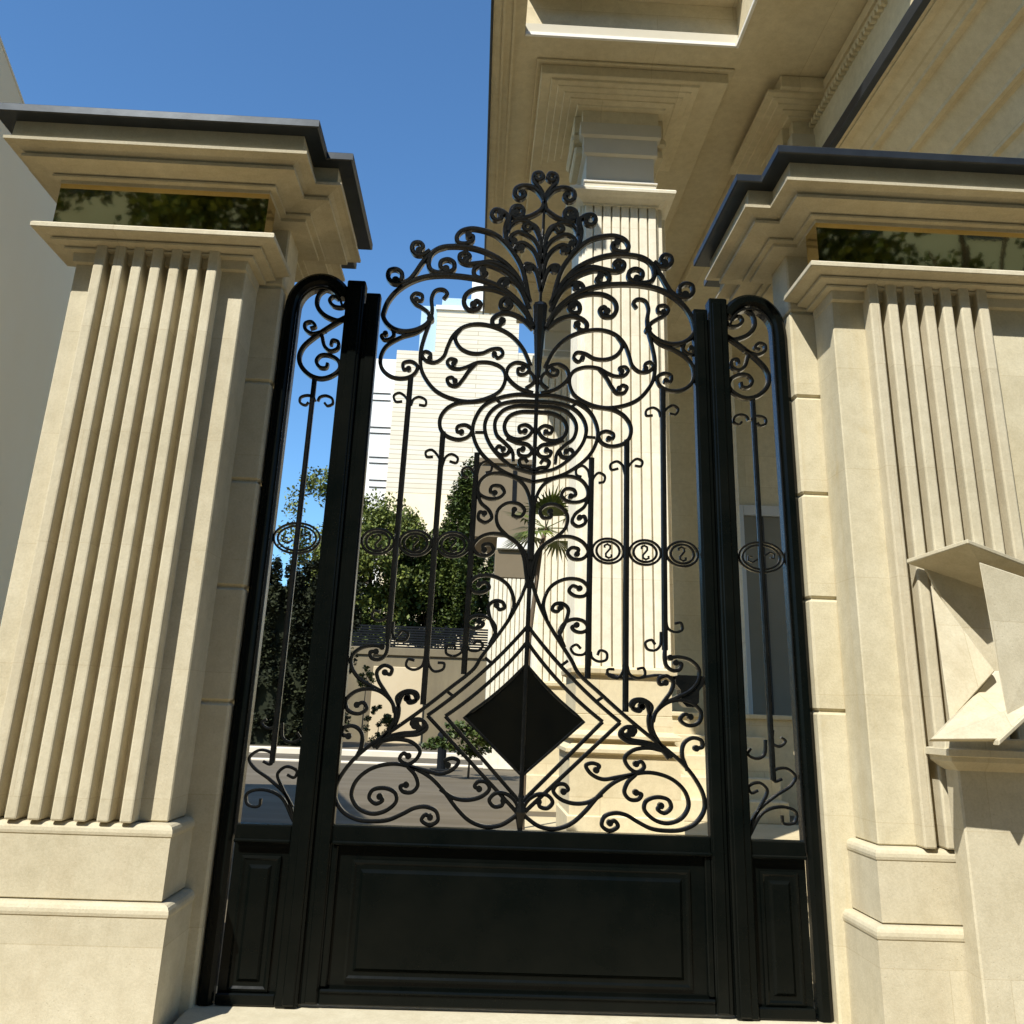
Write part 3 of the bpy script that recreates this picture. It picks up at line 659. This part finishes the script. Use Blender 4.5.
# ------------------------------------------------------------------ apartment block in the distance
YA = 60
ap = empty('apartment_block', tuple(at(460, 700, YA)*np.array([1, 1, 0])+np.array([0, 0, -.2])), 'tall pale stone apartment block with glass roof railing far behind the gate', 'building')
def X(u, v, Y): return at(u, v, Y)[0]
def Z(u, v, Y): return at(u, v, Y)[2]
zt = Z(485, 312, YA); zw = Z(400, 350, YA); zlow = Z(400, 493, YA)
b = MB(); b.box(X(437, 318, YA), X(519, 330, YA), YA, YA+14, 0, zt); b.build('tower', M['courses'], ap)
b = MB(); b.box(X(519, 330, YA)+.004, X(552, 360, YA), YA+.03, YA+13, 0, Z(525, 353, YA)); b.build('side_wing', M['courses'], ap)
b = MB(); b.box(X(393, 400, YA), X(437, 400, YA)-.004, YA+.02, YA+13.9, zlow, zw); b.build('wing', M['courses'], ap)
b = MB(); b.box(X(393, 400, YA), X(552, 400, YA), YA-.06, YA-.02, 0, zlow); b.build('lower_storeys', M['grey_wall'], ap)
b = MB(); b.box(X(366, 420, YA), X(393, 420, YA)-.004, YA+.5, YA+13, 0, zw-.6); b.build('balcony_bay', M['apart_w'], ap)
for v in (393, 400, 427, 433, 457, 463, 480, 487):
    z = Z(380, v, YA+.4); b = MB(); b.box(X(368, v, YA), X(390, v, YA), YA+.44, YA+.495, z-.03, z+.03); b.build('balcony_slab', M['slat'], ap)
b = MB(); b.box(X(420, 330, YA), X(436, 330, YA), YA+.1, YA+.2, zw+.01, Z(420, 305, YA)); b.box(X(442, 305, YA), X(484, 305, YA), YA+.1, YA+.2, zt+.01, Z(460, 298, YA))
b.build('roof_railing', M['rail_glass'], ap)
b = MB(); b.box(X(436, 310, YA), X(520, 310, YA), YA-.15, YA+14.1, zt+.002, zt+.35); b.build('parapet', M['apart_w'], ap)
b = MB(); b.box(X(471, 290, YA), X(486, 290, YA), YA+3, YA+8, zt+.36, Z(478, 282, YA+3)); b.build('lift_house', M['apart_w'], ap)

# ------------------------------------------------------------------ retaining wall, fence
YR = 32
rw = empty('retaining_wall', (-2, YR, 0), 'ochre rendered retaining wall beyond the road under the slat fence', 'wall')
zrt = Z(430, 657, YR)
b = MB(); b.box(-13, 3, YR, YR+.5, -.2, zrt); b.build('wall_face', M['retain'], rw)
b = MB(); b.box(-13, 3, YR-.08, YR+.5, zrt+.002, zrt+.30, .02); b.build('coping', M['retain'], rw)
b = MB(); b.box(X(372, 690, YR), X(424, 690, YR), YR-.12, YR-.004, -.1, Z(400, 667, YR), .02); b.build('lit_panel', M['retain_l'], rw)  # sunlit stretch of the wall, its brightness put into the paler colour
fr = empty('slat_fence', (-1, YR+.2, zrt+.3), 'dark horizontal slat fence on top of the retaining wall below the trees', 'fence')
zf1 = Z(430, 626, YR); zf0 = zrt+.31
b = MB(); n = 9
for i in range(n):
    z = zf0+(zf1-zf0)*i/n; b.box(-13, 3, YR+.18, YR+.22, z, z+(zf1-zf0)/n*.72)
b.build('slat_panel', M['slat'], fr)
for x in np.arange(-12.5, 3, 2.2):
    b = MB(); b.box(x, x+.1, YR+.23, YR+.32, zf0, zf1+.05); b.build('post', M['slat'], fr)

# ------------------------------------------------------------------ pavilion with fluted pier
YP = 18
pv = empty('pavilion', tuple(at(510, 700, YP)*np.array([1, 1, 0])), 'brown topped garden pavilion on a fluted cream pier, seen between the scrolls', 'pavilion')
x0, x1 = X(474, 500, YP), X(575, 500, YP)
b = MB(); b.box(x0, x1, YP, YP+2.5, Z(500, 538, YP), Z(500, 462, YP), .02); b.box(x0-.04, x1, YP-.06, YP+2.5, Z(500, 464, YP), Z(500, 459, YP), .01)
b.build('entablature', M['brown_ent'], pv)
b = MB(); b.box(X(512, 500, YP), X(516, 500, YP), YP-.03, YP, Z(500, 500, YP), Z(500, 470, YP)); b.build('downpipe', M['slat'], pv)
b = MB(); b.box(X(497, 545, YP), X(560, 545, YP), YP+.0, YP+1.4, Z(530, 550, YP), Z(530, 538, YP)-.003, .02); b.build('ledge', M['trim'], pv)
b = MB(); b.box(X(495, 560, YP), X(556, 560, YP), YP+.1, YP+1.3, Z(520, 578, YP), Z(520, 550, YP)-.003, .02); b.build('pier_capital', M['brown_ent'], pv)
xa, xb = X(490, 600, YP), X(556, 600, YP)
b = MB(); b.box(xa, xb, YP+.15, YP+1.2, 0, Z(520, 578, YP)-.003); b.build('pier', M['shaft'], pv)
b = MB(); n = 15; pt = (xb-xa)/n
for i in range(n): b.box(xa+i*pt, xa+i*pt+pt*.78, YP+.11, YP+.16, .8, Z(520, 578, YP)-.01, .006)
b.build('fluting', M['shaft'], pv)

# ------------------------------------------------------------------ trees
def leaves(mb, rng, c, rad, n, size, droop=0., clumps=None):
    """leaf-sized faces gathered in clumps through an ellipsoid crown"""
    clumps = clumps or 40; cs = []
    for _ in range(clumps):
        while True:
            v = np.array([rng.uniform(-1, 1) for _ in range(3)])
            if .35 < np.linalg.norm(v) < 1: break
        cs.append((np.array(c)+v*np.array(rad), rng.uniform(.16, .34)))
    for _ in range(n):
        cc, cr = cs[rng.randrange(len(cs))]
        v = np.array([rng.gauss(0, 1) for _ in range(3)]); v /= np.linalg.norm(v); v *= rng.random()**.45
        p = cc+v*cr*np.array(rad)*np.array([1, 1, .75])
        s = size*rng.uniform(.6, 1.35)
        a = Vector([rng.gauss(0, 1), rng.gauss(0, 1), rng.gauss(0, .6)-droop]).normalized()
        nrm = Vector([rng.gauss(0, .7), rng.gauss(0, .7), 1]); bb = a.cross(nrm).normalized()*s*.30; a = a*s
        P_ = Vector(p)
        mb.face([P_-a*.5, P_+bb, P_+a*.5, P_-bb])
def tree(name, label, base, crown, rad, n, size, m, seed, droop=0., clumps=45, trunk=.14, group=None):
    rng = random.Random(seed); root = empty(name, tuple(base), label, 'tree', group)
    b = MB(); c = Vector(crown); ba = Vector(base)
    mid = ba.lerp(c, .55)+Vector((rng.uniform(-.15, .15), 0, 0))
    b.tube([ba, ba.lerp(mid, .5), mid, c+Vector((0, 0, rad[2]*.5))], trunk, 8, trunk*.3)
    for k in range(7):
        e = c+Vector((rng.uniform(-.7, .7)*rad[0], rng.uniform(-.7, .7)*rad[1], rng.uniform(-.4, .6)*rad[2]))
        s0 = ba.lerp(c, rng.uniform(.5, .95)); b.tube([s0, s0.lerp(e, .5)+Vector((0, 0, .1*rad[2])), e], trunk*.4, 6, trunk*.1)
    b.build('trunk', M['bark'], root)
    mb = MB(); leaves(mb, rng, crown, rad, n, size, droop, clumps); mb.build('crown', m, root)
    return root
GT = 'trees above the slat fence'
def back_tree(label, u, vt, vb, wpx, Y, m, seed, n=5000, size=.32, droop=0, clumps=45):
    zt_, zb_ = Z(u, vt, Y), Z(u, vb, Y); x = X(u, (vt+vb)/2, Y); rx = abs(X(u+wpx/2, 560, Y)-X(u-wpx/2, 560, Y))/2
    zmid = (zt_+zb_)/2
    tree('tree', label, (x, Y, .5), (x, Y, zmid), (rx*1.0, rx*.9, (zt_-zb_)/2*1.0), n, size, m, seed, droop, clumps, .16, GT)
back_tree('feathery olive green cedar left of centre above the slat fence', 371, 492, 660, 112, 35, M['leaf_c'], 3, 42000, .17, .8, 150)
back_tree('dark leafy tree in the middle of the row behind the fence', 432, 528, 650, 84, 36, M['leaf_b'], 5, 40000, .16, 0, 140)
back_tree('tall glossy tree beside the brown pavilion, rightmost of the row', 468, 470, 645, 54, 35, M['leaf_b'], 8, 34000, .15, 0, 130)
hp0, hp1 = at(205, 735, 26), at(352, 560, 26); rng = random.Random(11)
hd = empty('hedge', (hp0[0]/2+hp1[0]/2, 26.5, -.01), 'tall dark clipped hedge seen through the left iron side panel', 'hedge')
b = MB(); b.box(hp0[0]+.3, hp1[0]-.3, 26.5, 27.0, -.01, hp1[2]-.9); b.build('branches', M['leaf_d'], hd)
mb = MB(); wx = hp1[0]-hp0[0]
for k in range(4):
    xc = hp0[0]+wx*(k+.5)/4; hh = hp1[2]+rng.uniform(-.35, .25)
    for zz in (.28, .72): leaves(mb, rng, (xc, 26.7, hh*zz), (wx*.2, .6, hh*.33), 7000, .15, 0, 60)
mb.build('foliage', M['leaf_d'], hd)
back_tree('light green wispy treetop rising behind the left side panel', 322, 470, 640, 84, 40, M['leaf_c'], 14, 9000, .2, .7, 60)
def shrub(label, u, v, Y, rx, rz, m, seed, n=2600, size=.085):
    p = at(u, v, Y); rng = random.Random(seed); root = empty('shrub', (p[0], Y, max(p[2]-rz, -.01)), label, 'shrub')
    b = MB(); b.tube([(p[0], Y, -.02), (p[0]+.03, Y, p[2])], .03, 6, .012); b.build('stem', M['bark'], root)
    mb = MB(); leaves(mb, rng, (p[0], Y, p[2]), (rx, rx*.7, rz), n, size, 0, 22); mb.build('foliage', m, root)
shrub('round dark clipped shrub at the foot of the retaining wall', 378, 724, 30, .6, .65, M['leaf_b'], 21)
shrub('low dark spreading shrub behind the diamond pane', 470, 735, 15, 1.0, .42, M['leaf_b'], 22, 3200, .095)
shrub('small pale yellow green plant before the wall at left', 366, 676, 29, .32, .45, M['leaf_c'], 23, 900, .09)
# palm
p = at(546, 528, 7.0); pt_ = at(529, 640, 7.0); pr = empty('palm_tree', (p[0], 7.0, -.01), 'small fan palm in front of the second fluted column', 'palm')
b = MB(); b.tube([(at(524, 760, 7.0)[0], 7, -.01), (pt_[0], 7, pt_[2]), (p[0]-.06, 7, p[2]-.25), (p[0], 7, p[2])], .03, 10, .028); b.build('trunk', M['bark'], pr)
rng = random.Random(7)
for k in range(16):
    mb = MB(); az = k*2.399; el = rng.uniform(-.5, 1.1); L = rng.uniform(.55, .8)
    dr = Vector((math.cos(az)*math.cos(el), math.sin(az)*math.cos(el), math.sin(el)))
    tip0 = Vector(p)+dr*L*.45; sd = dr.cross(Vector((0, 0, 1))).normalized(); up = sd.cross(dr)
    mb.tube([Vector(p), tip0], .008, 5, .005)
    for j in range(-7, 8):
        f = j/7*1.25; dd = (dr*math.cos(f)+sd*math.sin(f)).normalized(); ln = L*.75*(1-.25*abs(j)/7)
        e = tip0+dd*ln+Vector((0, 0, -.10*ln-.05*abs(j)/7)); mm = tip0+dd*ln*.5
        wv = up.cross(dd).normalized()*.02
        mb.face([tip0, mm+wv, e, mm-wv])
    mb.build('frond', M['palm'], pr)
# bollard
p = at(441, 771, 16.7)
bl = empty('bollard', (p[0], 16.7, -.01), 'short black bollard standing on the drive left of the diamond', 'bollard')
b = MB(); b.loft([[(p[0]+r*math.cos(a*math.pi/6), 16.7+r*math.sin(a*math.pi/6), z) for a in range(12)] for r, z in ((.10, 0), (.10, .68), (.12, .70), (.12, .76), (.08, .82), (.03, .84))]); b.build('shaft', M['slat'], bl)
b = MB(); b.box(p[0]-.26, p[0]+.2, 16.5, 16.9, -.008, .05, .01); b.build('base', M['slat'], bl)
# planting across the street behind the camera, mirrored in the bronze bands
for i, (x, y, r, h) in enumerate([(-13, -15, 3.8, 15.5), (-6.5, -18, 3.4, 17), (-1.5, -18, 3.0, 15.0), (5, -16, 3.6, 16.5), (11, -15, 3.9, 16.5), (17, -14, 3.8, 17)]):
    tree('tree', ['spreading street tree across the road, far left', 'tall street tree across the road, left of middle', 'slim street tree across the road, in the middle', 'leafy street tree across the road, right of middle', 'broad street tree across the road, right', 'street tree across the road, farthest right'][i],
         (x, y, -.25), (x, y, h-r*1.15), (r, r, r*1.2), 15000, .26, M['leaf_c'], 40+i, 0, 55, .2, 'street trees across the road')

ob = empty('unseen_street_building', (0, -24, -.25), 'long ochre building across the road, out of view, added to block sky light', 'building')
b = MB(); b.box(-45, 40, -34, -24, -.25, 25); b.build('wall', M['retain_l'], ob)  # unseen block added to cut sky fill, mirrored in the bronze bands
for r_ in range(7):
    for c_ in range(18):
        b = MB(); x_ = -42+c_*4.5; b.box(x_, x_+1.5, -24.05, -23.97, 1.2+r_*3.3, 3.0+r_*3.3); b.build('window', M['shade_dark'], ob)
